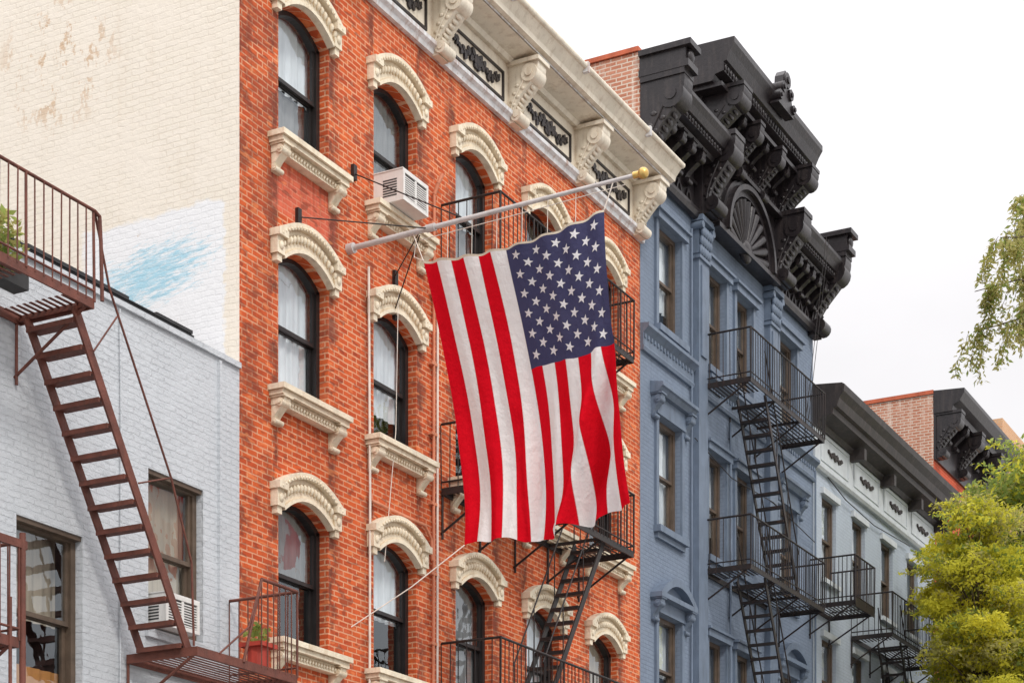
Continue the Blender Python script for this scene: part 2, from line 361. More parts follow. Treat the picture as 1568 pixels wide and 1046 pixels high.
# =================================================================== BRICK BUILDING
X0,X1=19.06,30.88
brickb=empty('orange_brick_building')
w=MB(); fr=MB(); gl=MB(); tr=MB()
XC=[20.44+2.24*i for i in range(5)]
SILL=[12.99-3.16*r for r in range(4)]
OW=.56
cols=[]
for xc in XC:
    cols.append((xc-OW,xc+OW,[(s,s+1.62,.22) for s in SILL]+[(.3,2.5,0)]))
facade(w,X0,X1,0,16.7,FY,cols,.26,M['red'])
shell(w,X0,X1,30,16.7,M['beige'],M['oldbrick'],M['roof'])
w.obj('walls',brickb)
cur={(0,0):'mixd',(0,1):'full',(0,2):'upperd',(1,0):'fulld',(1,1):'shade',(1,2):'upper',(2,0):'mixd',(2,1):'upper',(2,2):'fulld',
     (3,0):'none',(3,1):'shade',(3,2):'full',(4,0):'shade',(4,1):'upper',(4,2):'warm'}
st=M['stone']
for i,xc in enumerate(XC):
    for r,s in enumerate(SILL):
        window(fr,gl,xc-OW,xc+OW,s,s+1.62,.22,FY+.13,M['frame'],cur.get((i,r),'upper'))
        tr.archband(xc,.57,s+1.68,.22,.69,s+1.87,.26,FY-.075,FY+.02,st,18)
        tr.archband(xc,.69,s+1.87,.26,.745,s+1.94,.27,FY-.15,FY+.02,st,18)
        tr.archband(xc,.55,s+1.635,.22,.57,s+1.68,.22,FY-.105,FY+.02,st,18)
        for sg in (-1,1):
            a,b=sorted((xc+sg*.57,xc+sg*.73))
            tr.box(a,b,FY-.11,FY+.02,s+1.66,s+1.87,st)
            tr.box(a-.02,b+.02,FY-.16,FY+.02,s+1.87,s+1.96,st)
            tr.box(a+.03,b-.03,FY-.085,FY+.02,s+1.57,s+1.66,st)
            tr.ball(((a+b)/2,FY-.11,s+1.77),(.05,.03,.06),st,8,5)
        for k in range(16):
            t=-.92+1.84*k/15
            tr.ball((xc+.63*t,FY-.085,s+1.78+.24*(1-t*t)),(.026,.05,.058),st,6,5)
        for k in range(22):
            t=-.96+1.92*k/21
            tr.ball((xc+.70*t,FY-.152,s+1.885+.265*(1-t*t)),(.02,.02,.022),st,5,4)
        tr.box(xc-.79,xc+.79,FY-.25,FY+.13,s-.07,s-.002,st)
        tr.box(xc-.76,xc+.76,FY-.21,FY+.02,s-.13,s-.072,st)
        tr.box(xc-.72,xc+.72,FY-.13,FY+.02,s-.24,s-.132,st)
        for k in range(17):
            tr.ball((xc-.52+.065*k,FY-.135,s-.19),(.022,.028,.032),st,6,4)
        for sg in (-1,1):
            console(tr,xc+sg*.64-.07,xc+sg*.64+.07,FY,.19,s-.48,s-.135,st,True,False)
fr.obj('window_frames',brickb); gl.obj('window_panes_and_curtains',brickb); tr.obj('window_hoods_and_sills',brickb)
co=MB(); cr=M['cream']
co.box(X0,X1+.0,FY-.05,FY-.001,15.86,16.62,cr)
co.prism([(FY,15.72),(FY-.07,15.72),(FY-.09,15.78),(FY-.14,15.82),(FY-.14,15.88),(FY,15.88)],'x',X0,X1+.05,M['trimwhite'])
prof=[(FY,16.60),(FY-.12,16.60),(FY-.16,16.66),(FY-.50,16.70),(FY-.50,16.73),(FY-.60,16.75),(FY-.62,16.82),(FY-.70,16.92),(FY-.76,16.98),(FY-.76,17.03),(FY,17.06)]
co.prism(prof,'x',X0-.02,X1+.18,cr)
co.tube((X0,FY-.74,17.0),(X1+.2,FY-.74,17.0),.05,cr,10)
co.tube((X0,FY-.52,16.72),(X1+.18,FY-.52,16.72),.012,M['trimwhite'],6)
for i in range(5): co.box(X0+.9+i*2.4,X0+.96+i*2.4,FY-.80,FY-.70,16.9,17.06,M['trimwhite'])
bx=[19.2,21.45,23.74,26.03,28.34,30.63]
for b in bx:
    console(co,b-.14,b+.14,FY-.05,.50,15.70,16.63,cr)
    co.box(b-.19,b+.19,FY-.60,FY-.05,16.56,16.62,cr)
pan=[(19.5,21.1),(21.78,23.42),(24.03,25.72),(26.33,28.02),(28.66,30.3)]
for k,(a,b) in enumerate(pan):
    z0,z1=15.97,16.42; y=FY-.05
    for (p,q,r,s_) in ((a,b,z1-.035,z1),(a,b,z0,z0+.035),(a,a+.035,z0+.036,z1-.036),(b-.035,b,z0+.036,z1-.036)):
        co.box(p,q,y-.03,y-.001,r,s_,M['black'])
    scroll(co,a+.14,b-.14,z0+.05,z1-.05,y,M['black'],k)
co.obj('cornice',brickb)

# =================================================================== GREY BUILDING (left)
gb=empty('grey_painted_building')
w=MB();fr=MB();gl=MB();tr=MB()
GX0=6.0
cols=[(11.2,12.3,[(5.15,7.12,0),(1,3,0)]),(13.0,14.1,[(5.15,7.12,0),(1,3,0)]),(15.17,16.2,[(5.15,7.12,0),(1,3,0)]),(17.32,18.34,[(6.34,8.17,0),(3.2,5.0,0)])]
facade(w,GX0,X0-.002,0,9.83,FY,cols,.22,M['grey'])
shell(w,GX0,X0-.002,30,9.83,M['grey'],M['grey'],M['roof'])
w.box(GX0,X0-.01,FY+.58,FY+.85,9.5,10.08,M['grey'])
w.obj('walls',gb)
cs=['shade','warm','orange','warm']
for (xa,xb,ops),c in zip(cols,cs):
    for k,(zb,zt,r) in enumerate(ops):
        window(fr,gl,xa,xb,zb,zt,0,FY+.1,M['framebr'] if xa>15 else M['frame'],c if k==0 else 'shade')
        tr.box(xa-.06,xb+.06,FY-.05,FY+.1,zb-.1,zb-.002,M['grey'])
        tr.box(xa-.02,xb+.02,FY+.02,FY+.13,zt-.05,zt+.001,M['framebr'])
tr.box(GX0,X0-.01,FY-.04,FY+.3,9.832,9.90,M['grey'])
tr.box(GX0,X0-.22,FY+.52,FY+.90,10.082,10.26,M['roof'])
for a,b,z in ((13.1,15.4,.05),(15.4,15.9,.02),(15.9,17.6,.045),(17.6,18.1,.015),(18.1,18.8,.04)): tr.box(a,b-.01,FY+.50,FY+.92,10.262,10.262+z,M['roof'])
tr.box(18.62,18.66,FY-.04,FY,2,9.8,M['grey'])
tr.path([(16.8,FY-.02,9.8),(16.82,FY-.02,8.6),(16.8,FY-.02,4)],.012,M['grey'])
fr.obj('window_frames',gb); gl.obj('window_panes_and_curtains',gb); tr.obj('parapet_coping_and_trim',gb)

# =================================================================== BLUE BUILDING
bb=empty('blue_painted_building')
BX0,BX1=30.9,40.03
w=MB();fr=MB();gl=MB();tr=MB()
rows=[(14.5,16.4,0),(10.9,12.9,0),(7.4,9.35,0),(3.9,5.85,0)]
bc=[(31.62,32.68),(33.98,34.88),(35.42,36.32),(37.85,38.9)]
facade(w,BX0,BX1,0,18.4,FY,[(a,b,rows) for a,b in bc],.22,M['blue'])
shell(w,BX0,BX1,30,18.4,M['oldbrick'],M['blue'],M['roof'])
w.box(BX0,BX0+.3,FY+.002,FY+12,18.401,19.11,M['oldbrick'])
w.box(BX0-.04,BX0+.36,FY+.02,FY+12,19.12,19.2,M['coping'])
w.box(BX1-.3,BX1,FY,FY+12,18.401,19.1,M['blue'])
w.obj('walls',bb)
bt=M['bluetrim']; cc=['shade','full','upper','split','full','shade','fulld','upper']
k=0
for ci,(a,b) in enumerate(bc):
    xc=(a+b)/2
    for r,(zb,zt,_) in enumerate(rows):
        window(fr,gl,a,b,zb,zt,0,FY+.1,M['framebr'],cc[k%8],fw=.08); k+=1
        tr.box(a-.14,b+.14,FY-.14,FY+.1,zb-.12,zb-.002,bt); tr.box(a-.1,b+.1,FY-.07,FY,zb-.22,zb-.122,bt)
        for e in (a-.11,b): tr.box(e,e+.11,FY-.05,FY,zb,zt+.001,bt)
        if ci in (0,3) and r==1:
            tr.box(a-.12,b+.12,FY-.08,FY,zt+.002,zt+.32,bt); tr.prism([(FY,zt+.322),(FY-.16,zt+.322),(FY-.22,zt+.40),(FY-.26,zt+.42),(FY-.26,zt+.48),(FY,zt+.53)],'x',a-.3,b+.3,bt)
            for e in (a-.25,b+.09): console(tr,e,e+.16,FY,.2,zt-.12,zt+.32,bt,True,False)
        elif ci in (0,3) and r>=2:
            tr.box(a-.12,b+.12,FY-.08,FY,zt+.002,zt+.22,bt); tr.box(a-.3,b+.3,FY-.24,FY,zt+.222,zt+.31,bt)
            tr.archband(xc,.62,zt+.31,.22,.82,zt+.31,.36,FY-.24,FY,bt,14); tr.archband(xc,.6,zt+.30,.0,.62,zt+.31,.22,FY-.08,FY,bt,14)
            for e in (a-.25,b+.09): console(tr,e,e+.16,FY,.2,zt-.2,zt+.22,bt,True,False)
        else:
            tr.box(a-.16,b+.16,FY-.12,FY,zt+.002,zt+.13,bt); tr.box(a-.2,b+.2,FY-.17,FY,zt+.132,zt+.18,bt)
for (a,b) in ((BX0,33.2),(33.82,36.98),(37.6,BX1)):
    zc=13.85
    tr.prism([(FY,zc),(FY-.06,zc),(FY-.08,zc+.06),(FY-.06,zc+.10),(FY-.06,zc+.3),(FY-.12,zc+.36),(FY-.17,zc+.40),(FY-.17,zc+.46),(FY,zc+.48)],'x',a,b,bt)
    for j in range(int((b-a)/.14)): tr.box(a+.03+j*.14,a+.09+j*.14,FY-.085,FY-.06,zc+.22,zc+.29,bt)
for px in (33.5,37.28):
    tr.box(px-.22,px+.22,FY-.13,FY,0,16.4,bt); tr.box(px-.13,px+.13,FY-.16,FY-.132,14.5,16.2,bt)
    tr.box(px-.26,px+.26,FY-.17,FY,16.3,16.36,bt); tr.box(px-.3,px+.3,FY-.24,FY,16.98,17.08,bt)
    for j in range(3):
        for i in range(5):
            tr.ball((px-.2+.1*i,FY-.16-.02*j,16.46+.17*j),(.055,.05,.1),bt,8,5)
    tr.box(px-.24,px+.24,FY-.14,FY,16.4,16.98,bt)
    for e in (-.26,.26): tr.tube((px+e,FY-.24,16.9),(px+e,FY,16.9),.07,bt,10)
fr.obj('window_frames',bb); gl.obj('window_panes_and_curtains',bb); tr.obj('window_hoods_belt_course_and_pilasters',bb)
c=MB(); bk=M['black']
def crown(x0,x1,z,p,h,bx=FY):
    c.prism([(bx,z),(bx-p*.55,z),(bx-p*.6,z+h*.15),(bx-p*.78,z+h*.2),(bx-p*.78,z+h*.42),(bx-p*.84,z+h*.45),(bx-p*.92,z+h*.68),(bx-p,z+h*.85),(bx-p,z+h),(bx,z+h*1.02)],'x',x0,x1,bk)
    n=int((x1-x0)/.13)
    for i in range(n): c.ball((x0+.07+i*.13,bx-p*.79,z+h*.31),(.04,.03,h*.09),bk,6,4)
for (a,b) in ((BX0+.02,33.2),(37.55,BX1)):
    c.box(a,b,FY-.06,FY-.001,17.1,18.0,bk)
    c.prism([(FY-.06,17.0),(FY-.14,17.02),(FY-.18,17.1),(FY-.18,17.16),(FY-.06,17.2)],'x',a,b,bk)
    c.box(a,b,FY-.13,FY-.061,17.62,17.68,bk)
    crown(a,b,17.98,.80,.46)
    n=int((b-a)/.46)
    for i in range(n):
        x=a+.42+i*(b-a-.5)/n
        console(c,x-.07,x+.07,FY-.06,.42,17.42,17.99,bk,True,False)
        c.archband(x+.2,.1,17.2,.18,.14,17.2,.26,FY-.10,FY-.06,bk,8)
for (a,b) in ((BX0-.03,BX0+.33),(BX1-.35,BX1+.02)):
    console(c,a,b,FY-.02,.82,16.95,18.62,bk)
    c.box(a-.04,b+.04,FY-.95,FY,18.62,18.74,bk); c.box(a,b,FY-.88,FY,18.74,18.98,bk); c.box(a-.06,b+.06,FY-1.0,FY,18.98,19.08,bk)
    c.ball(((a+b)/2,FY-.9,18.86),(.13,.06,.13),bk,12,6)
c.box(33.2,37.55,FY-.22,FY-.001,17.08,19.3,bk)
for px in (33.5,37.28):
    console(c,px-.22,px+.22,FY-.22,.62,17.12,18.55,bk)
    console(c,px-.2,px+.2,FY-.22,.78,18.35,19.42,bk)
c.box(33.15,37.62,FY-.40,FY-.22,18.42,18.5,bk)
crown(32.92,37.83,19.36,.98,.72,FY)
c.box(32.98,37.77,FY,FY+.5,19.0,20.05,bk)
c.box(33.0,37.75,FY-.7,FY-.1,19.28,19.36,bk)
for i in range(8):
    x=33.95+i*.4
    if i in (2,5): console(c,x-.1,x+.1,FY-.22,.6,18.3,19.3,bk)
    else: console(c,x-.06,x+.06,FY-.22,.42,18.78,19.3,bk,True,False)
for k in range(26): c.box(33.85+.12*k,33.91+.12*k,FY-.30,FY-.22,18.55,18.68,bk)
xc=35.39; zs=17.14; R=1.18
def arcpt(r,a): return (xc+r*math.cos(a),zs+r*math.sin(a)*.95)
nseg=24
for k in range(nseg):
    a0=math.pi*k/nseg;a1=math.pi*(k+1)/nseg
    for (r0,r1,yy) in ((R,R+.1,FY-.42),(R-.12,R,FY-.33),(R+.1,R+.2,FY-.30)):
        c.prism([arcpt(r0,a0),arcpt(r0,a1),arcpt(r1,a1),arcpt(r1,a0)],'y',yy,FY-.21,bk)
for k in range(13):
    a=math.pi*(k+.5)/13
    p=arcpt(.2,a);q=arcpt(R-.16,a)
    c.tube((p[0],FY-.24,p[1]),(q[0],FY-.25,q[1]),.025,bk,8,.10)
c.ball((xc,FY-.24,zs+.02),(.24,.12,.24),bk,12,8)
c.box(33.75,37.03,FY-.36,FY-.22,17.04,17.13,bk)
ax=35.4
c.prism([(ax-.42,19.75),(ax+.42,19.75),(ax+.3,20.05),(ax+.2,20.12),(ax+.16,20.38),(ax+.06,20.5),(ax-.06,20.5),(ax-.16,20.38),(ax-.2,20.12),(ax-.3,20.05)],'y',FY-1.08,FY-.9,bk)
for e,r,z in ((-.2,.11,20.12),(.2,.11,20.12),(0,.15,20.32),(-.36,.09,19.9),(.36,.09,19.9)):
    c.tube((ax+e,FY-1.12,z),(ax+e,FY-.90,z),r,bk,12); c.tube((ax+e,FY-1.15,z),(ax+e,FY-.9,z),r*.45,bk,8)
c.obj('black_cornice',bb)

# =================================================================== PALE BLUE LOW BUILDING
pb=empty('pale_blue_building')
PX0,PX1=40.05,49.45
w=MB();fr=MB();gl=MB();tr=MB()
rows=[(11.9,13.75,0),(8.75,10.6,0),(5.5,7.4,0)]
pc=[(40.62,41.6),(42.75,43.7),(44.95,45.9),(47.1,48.05)]
facade(w,PX0,PX1,0,15.4,FY,[(a,b,rows) for a,b in pc],.2,M['pale'])
shell(w,PX0,PX1,30,15.4,M['pale'],M['pale'],M['roof'])
w.obj('walls',pb); k=0
for a,b in pc:
    for (zb,zt,_) in rows:
        window(fr,gl,a,b,zb,zt,0,FY+.09,M['framebr'],['full','upper','shade'][k%3]);k+=1
        tr.box(a-.1,b+.1,FY-.1,FY+.09,zb-.1,zb-.002,M['paletrim']); tr.box(a-.1,b+.1,FY-.08,FY,zt+.002,zt+.14,M['paletrim'])
fr.obj('window_frames',pb); gl.obj('window_panes_and_curtains',pb); tr.obj('sills',pb)
c=MB(); dk=M['darktrim']; pt=M['paletrim']
c.box(PX0,PX1,FY-.05,FY-.001,14.3,15.15,pt)
c.prism([(FY,14.2),(FY-.08,14.2),(FY-.12,14.26),(FY-.12,14.32),(FY,14.34)],'x',PX0,PX1,pt)
c.prism([(FY,15.1),(FY-.1,15.1),(FY-.14,15.22),(FY-.45,15.30),(FY-.47,15.42),(FY-.55,15.45),(FY-.6,15.62),(FY-.70,15.76),(FY-.72,15.9),(FY-.66,15.94),(FY,16.0)],'x',PX0-.02,PX1+.1,dk)
for i in range(4):
    a=PX0+.35+i*2.3; b=a+1.9
    for (p,q,r,s_) in ((a,b,15.0,15.03),(a,b,14.45,14.48),(a,a+.03,14.481,14.999),(b-.03,b,14.481,14.999)): c.box(p,q,FY-.07,FY-.051,r,s_,pt)
    scroll(c,a+.45,b-.45,14.62,14.84,FY-.05,M['darktrim'],i+20)
    c.box(b+.12,b+.28,FY-.4,FY-.05,14.95,15.2,dk)
c.obj('cornice',pb)

# =================================================================== FAR RED BUILDING AND TAN BUILDING
rb=empty('red_brick_building')
w=MB();fr=MB();gl=MB();RX0,RX1=49.5,55.6
rws=[(14.3,16.2,0),(11.0,12.9,0),(7.6,9.5,0)]
rc=[(50.2,51.2),(52.1,53.1),(54.0,55.0)]
facade(w,RX0,RX1,0,18.0,FY,[(a,b,rws) for a,b in rc],.2,M['farred'])
shell(w,RX0,RX1,30,18.0,M['oldbrick'],M['farred'],M['roof'])
w.box(RX0,RX0+.3,FY+.002,FY+12,18.001,18.62,M['oldbrick']); w.box(RX0-.04,RX0+.35,FY,FY+12,18.62,18.72,M['coping'])
w.obj('walls',rb)
for a,b in rc:
    for (zb,zt,_) in rws:
        window(fr,gl,a,b,zb,zt,0,FY+.09,M['frame'],'upper'); fr.box(a-.15,b+.15,FY-.12,FY,zt+.002,zt+.3,M['stone']); fr.box(a-.15,b+.15,FY-.12,FY+.09,zb-.15,zb-.002,M['stone'])
fr.obj('window_frames',rb); gl.obj('window_panes_and_curtains',rb)
c=MB()
c.box(RX0,RX1,FY-.06,FY-.001,16.9,18.2,bk)
c.prism([(FY,18.1),(FY-.5,18.1),(FY-.52,18.25),(FY-.7,18.35),(FY-.82,18.55),(FY-.82,18.65),(FY,18.7)],'x',RX0-.02,RX1,bk)
for i in range(9):
    x=RX0+.2+i*.7
    if i%3==0: console(c,x-.16,x+.16,FY-.05,.66,16.95,18.12,bk)
    else: console(c,x-.09,x+.09,FY-.05,.45,17.5,18.12,bk,True,False)
c.obj('black_cornice',rb)
tb=empty('tan_brick_building')
w=MB(); facade(w,55.65,64,0,19.6,FY,[(56.6+i*2.0,57.5+i*2.0,[(16.2,18,0),(13,14.8,0),(9.8,11.6,0)]) for i in range(4)],.2,M['tan'])
shell(w,55.65,64,30,19.6,M['tan'],M['tan'],M['roof']); w.box(55.6,64,FY-.3,FY,19.3,19.7,M['tan']); w.obj('walls',tb)
fr=MB();gl=MB()
for i in range(4):
    for zb in (16.2,13,9.8): window(fr,gl,56.6+i*2,57.5+i*2,zb,zb+1.8,0,FY+.08,M['frame'],'upper')
fr.obj('window_frames',tb); gl.obj('window_panes_and_curtains',tb)

# =================================================================== FIRE ESCAPES
def platform(mb,x0,x1,zf,h,m,y0=13.0,y1=13.97,gap=None,sp=.125,front=True,le=True,ri=True,brk=True):
    mb.box(x0,x1,y0,y0+.02,zf-.07,zf+.03,m); mb.box(x0,x1,y1-.02,y1,zf-.07,zf+.03,m)
    mb.box(x0,x0+.02,y0+.021,y1-.021,zf-.07,zf+.03,m); mb.box(x1-.02,x1,y0+.021,y1-.021,zf-.07,zf+.03,m)
    y=y0+.06
    while y<y1-.04:
        if gap:
            mb.box(x0+.02,gap[0],y,y+.035,zf,zf+.008,m) if gap[0]>x0+.05 else None
            mb.box(gap[1],x1-.02,y,y+.035,zf,zf+.008,m) if gap[1]<x1-.05 else None
        else: mb.box(x0+.02,x1-.02,y,y+.035,zf,zf+.008,m)
        y+=.085
    n=max(2,int((x1-x0)/1.1)+1)
    for i in range(n):
        x=x0+.03+(x1-x0-.09)*i/(n-1)
        mb.box(x,x+.03,y0+.02,y1-.02,zf-.05,zf-.002,m)
        if brk:
            mb.tube((x,y0+.05,zf-.04),(x,y1+.03,zf-.62),.018,m); mb.tube((x,y1,zf-.7),(x,y1,zf),.018,m)
    def rail(p,q):
        p=Vector(p);q=Vector(q); L=(q-p).length; k=max(1,int(L/sp))
        for zz,r in ((h,.019),(h*.12,.013)):
            mb.tube(p+Vector((0,0,zz)),q+Vector((0,0,zz)),r,m)
        for i in range(k+1):
            c=p.lerp(q,i/k); rr=.016 if i%8==0 else .0085
            j=Vector((random.uniform(-.010,.010),random.uniform(-.010,.010),0))
            mb.tube(c,c+j+Vector((0,0,h)),rr,m,5)
    if front: rail((x0,y0,zf),(x1,y0,zf))
    if le: rail((x0,y0,zf),(x0,y1,zf))
    if ri: rail((x1,y0,zf),(x1,y1,zf))
def stair(mb,xa,za,xb,zb,y0,y1,n,m,rail=True,w=.10):
    d=Vector((xb-xa,0,zb-za)).normalized(); nx,nz=-d.z*w/2,d.x*w/2
    for y in (y0,y1):
        mb.prism([(xa+nx,za+nz),(xb+nx,zb+nz),(xb-nx,zb-nz),(xa-nx,za-nz)],'y',y-.012,y+.012,m)
    for i in range(n):
        t=(i+.6)/n; x=xa+(xb-xa)*t; z=za+(zb-za)*t
        mb.box(x-.10,x+.10,y0+.012,y1-.012,z-.012,z+.012,m); mb.box(x-.10,x-.08,y0+.012,y1-.012,z-.04,z-.012,m)
    if rail:
        for y in (y0,y1):
            mb.tube((xa,y,za+.85),(xb,y,zb+.85),.014,m)
            for t in (.02,.35,.68,.98):
                x=xa+(xb-xa)*t; z=za+(zb-za)*t; mb.tube((x,y,z),(x,y,z+.85),.011,m,5)
fe=MB(); r=M['rust']
platform(fe,11.2,15.2,9.15,.93,r,12.98,13.97,gap=(14.3,14.9),ri=False)
fe.path([(15.2,12.98,10.08),(15.28,12.98,10.05),(15.3,12.98,9.8),(15.32,12.98,9.2)],.022,r)
stair(fe,15.1,9.12,17.0,5.9,13.16,13.80,14,r,False,.11)
fe.path([(15.2,12.98,10.08),(15.40,13.1,9.98),(15.6,13.12,9.45),(16.62,13.12,7.75),(16.98,13.12,6.9),(17.02,13.12,6.0)],.014,r)
fe.tube((16.07,13.12,7.55),(16.62,13.12,7.75),.01,r); fe.tube((15.35,13.12,8.72),(15.72,13.12,9.2),.01,r)
platform(fe,16.9,18.82,5.93,1.02,r,12.98,13.97,gap=(17.0,17.0),front=False,le=False)
fe.path([(17.75,12.98,5.93),(18.1,12.98,6.95),(18.82,12.98,6.95)],.02,r)
for i in range(7): fe.tube((18.1+.12*i,12.98,5.93),(18.1+.12*i,12.98,6.95),.0085,r,5)
fe.path([(17.3,12.98,5.95),(17.85,12.98,6.35),(18.1,12.98,6.95)],.012,r)
fe.obj('rusty_fire_escape')
fe=MB()
platform(fe,11.5,14.1,5.5,.95,r,12.98,13.97,brk=True)
fe.path([(14.15,12.98,2.0),(14.15,12.98,6.55)],.035,r); fe.box(13.2,14.2,12.96,13.0,6.40,6.48,r)
fe.tube((13.98,12.98,2.0),(13.98,12.98,5.9),.02,r)
fe.obj('rusty_fire_escape')
fe=MB(); ir=M['iron']
for zf in (12.74,9.58,6.42):
    platform(fe,23.9,28.45,zf,.95,ir,13.0,13.97,gap=(26.3,27.6))
for zf in (12.74,9.58): stair(fe,27.55,zf,25.45,zf-3.14,13.12,13.62,12,ir)
fe.obj('black_fire_escape')
fe=MB()
for zf in (14.05,10.55,7.05):
    platform(fe,33.7,37.9,zf,.95,ir,13.0,13.97,gap=(34.5,35.4))
for zf in (14.05,10.55): stair(fe,34.75,zf,36.65,zf-3.48,13.12,13.68,14,ir)
fe.obj('black_fire_escape')
fe=MB(); platform(fe,39.75,41.1,11.1,1.0,ir,12.95,13.97,sp=.09)
fe.box(39.75,41.1,12.94,12.96,11.0,11.2,ir)
fe.obj('iron_balcony')
fe=MB()
for zf in (10.95,7.8): platform(fe,42.6,46.8,zf,.95,ir,13.0,13.97,gap=(43.3,44.2))
stair(fe,43.6,10.95,45.4,7.82,13.12,13.65,12,ir)
platform(fe,50.3,54.3,13.9,.95,ir,13.0,13.97); platform(fe,50.3,54.3,10.6,.95,ir,13.0,13.97); stair(fe,51,13.9,53,10.6,13.12,13.65,12,ir)
fe.obj('black_fire_escape')

# =================================================================== FLAG AND POLE
pole=MB()
PB=Vector((21.48,14.0,12.18)); PT=Vector((21.48,9.72,12.27))
pole.tube(PB,PB.lerp(PT,.3),.038,M['steel'],12); pole.tube(PB.lerp(PT,.3),PT,.034,M['steel'],12,.024)
pole.tube(PB.lerp(PT,.285),PB.lerp(PT,.315),.05,M['steel'],12)
pole.tube((21.48,13.9,12.18),(21.48,14.0,12.18),.07,M['steel'],12)
pole.ball(PT+Vector((0,-.03,.0)),.07,M['gold'],16,10); pole.tube(PT,PT+Vector((0,.10,0)),.042,M['gold'],10)
gi=M['iron']
for a,b in (((20.29,14,12.16),(21.48,12.72,12.2)),((21.59,14,13.24),(21.48,12.24,12.24)),((22.64,14,12.2),(21.5,12.9,12.2)),((22.64,14,11.72),(21.5,12.9,12.15))):
    pole.tube(a,b,.009,gi,5); pole.box(a[0]-.04,a[0]+.04,13.95,14.0,a[2]-.1,a[2]+.1,gi)
pole.obj('flagpole')
FW,FH=2.61,3.46
def fp(u,v):
    lx=1.08*math.sin(1.75*v); rx=.80*v*v
    k=u**2.6
    X=21.48+lx*(1-k)+rx*k
    Y=12.83+(10.22-12.83)*u
    Z=11.80+.13*u-.12*math.sin(math.pi*u)-v*(3.46-.02*u)
    Z+=.28*math.exp(-((u-.5)/.28)**2)*math.sin(math.pi*v)
    a=v**1.15
    X+=a*(.07*math.sin(2*math.pi*(2.2*u+.3*v))+.05*math.sin(2*math.pi*(5.3*u-.6*v)+1.0)+.022*math.sin(2*math.pi*(10.3*u+.5*v)+2.0))
    g=lambda c,w,v0: math.exp(-((u-c)/w)**2)*max(0,min(1,(v-v0)/.35))
    # one deep diagonal fold sweeping from the union corner to the bottom hem, smaller ones beside it
    X-=.27*g(.93-.52*(v-.4),.050,.36)
    X+=.22*g(1.02-.46*(v-.4),.045,.38)
    X-=.08*g(.30+.25*(1-v),.06,.5)
    X+=.08*g(.42+.2*(1-v),.05,.5)
    X-=.06*g(.12+.1*(1-v),.04,.3)
    Y+=.035*math.sin(2*math.pi*(1.5*u+.4))*v+.03*math.sin(5*v+3*u)*v
    Y-=.06*g(.93-.52*(v-.4),.08,.40)
    Z+=.03*math.sin(9*u)*v+.015*math.sin(31*u)*v
    X+=.035*math.exp(-v*7)*math.sin(2*math.pi*7*u)
    X+=.011*math.sin(38*u*(1-.25*v)+5*v)*(.3+v)*.6+.014*math.sin(17*v+9*u)*v
    return Vector((X,Y,Z))
fm=bpy.data.materials.new('flag_cloth'); fm.use_nodes=True; nt=fm.node_tree; nt.nodes.clear()
out=nt.nodes.new('ShaderNodeOutputMaterial'); tc=nt.nodes.new('ShaderNodeTexCoord'); sx=N(nt,'ShaderNodeSeparateXYZ',{},{0:tc.outputs['UV']})
U=sx.outputs[0];V=sx.outputs[1]
s13=mth(nt,'MULTIPLY',U,13.0); par=mth(nt,'MODULO',mth(nt,'FLOOR',s13),2.0)
nz=noise(nt,tc.outputs['Object'],3,4)
red=mix(nt,nz,(.62,.005,.014),(.76,.010,.024)); wh=mix(nt,nz,(.82,.80,.80),(.90,.88,.87)); nav=mix(nt,nz,(.050,.050,.115),(.08,.08,.155))
cc=mix(nt,par,red,wh)
un=mth(nt,'MULTIPLY',mth(nt,'GREATER_THAN',U,6/13),mth(nt,'LESS_THAN',V,.462)); cc=mix(nt,un,cc,nav)
seam=mth(nt,'LESS_THAN',mth(nt,'PINGPONG',s13,.5),.025)
seam=mth(nt,'MULTIPLY',seam,mth(nt,'SUBTRACT',1.0,un)); cc=mix(nt,mth(nt,'MULTIPLY',seam,.25),cc,(.35,.15,.15))
hem=mth(nt,'LESS_THAN',V,.008); cc=mix(nt,hem,cc,(.7,.62,.5))
wr=noise(nt,tc.outputs['UV'],1.0,5,.6,(16,5,1))
hh=mth(nt,'ADD',mth(nt,'MULTIPLY',wr,.8),noise(nt,tc.outputs['Object'],7,4,.6))
bp=N(nt,'ShaderNodeBump',{},{'Strength':.6,'Distance':.05,'Height':hh})
d=N(nt,'ShaderNodeBsdfDiffuse',{},{'Color':cc,'Normal':bp.outputs[0]}); t=N(nt,'ShaderNodeBsdfTranslucent',{},{'Color':cc,'Normal':bp.outputs[0]})
mx=N(nt,'ShaderNodeMixShader',{},{0:.18,1:d.outputs[0],2:t.outputs[0]}); nt.links.new(mx.outputs[0],out.inputs[0])
flag=empty('american_flag')
NU,NV=200,130
vs=[fp(i/NU,j/NV) for j in range(NV+1) for i in range(NU+1)]
fs=[(j*(NU+1)+i,j*(NU+1)+i+1,(j+1)*(NU+1)+i+1,(j+1)*(NU+1)+i) for j in range(NV) for i in range(NU)]
me=bpy.data.meshes.new('cloth'); me.from_pydata([tuple(v) for v in vs],[],fs); uv=me.uv_layers.new(name='UVMap')
for p in me.polygons:
    p.use_smooth=True
    for li in p.loop_indices:
        vi=me.loops[li].vertex_index; uv.data[li].uv=((vi%(NU+1))/NU,(vi//(NU+1))/NV)
me.materials.append(fm); o=bpy.data.objects.new('cloth',me); COL.objects.link(o); o.parent=flag
stw=paint('star_white',(.78,.77,.79),.8,.05,5,.05,.05)
st=MB()
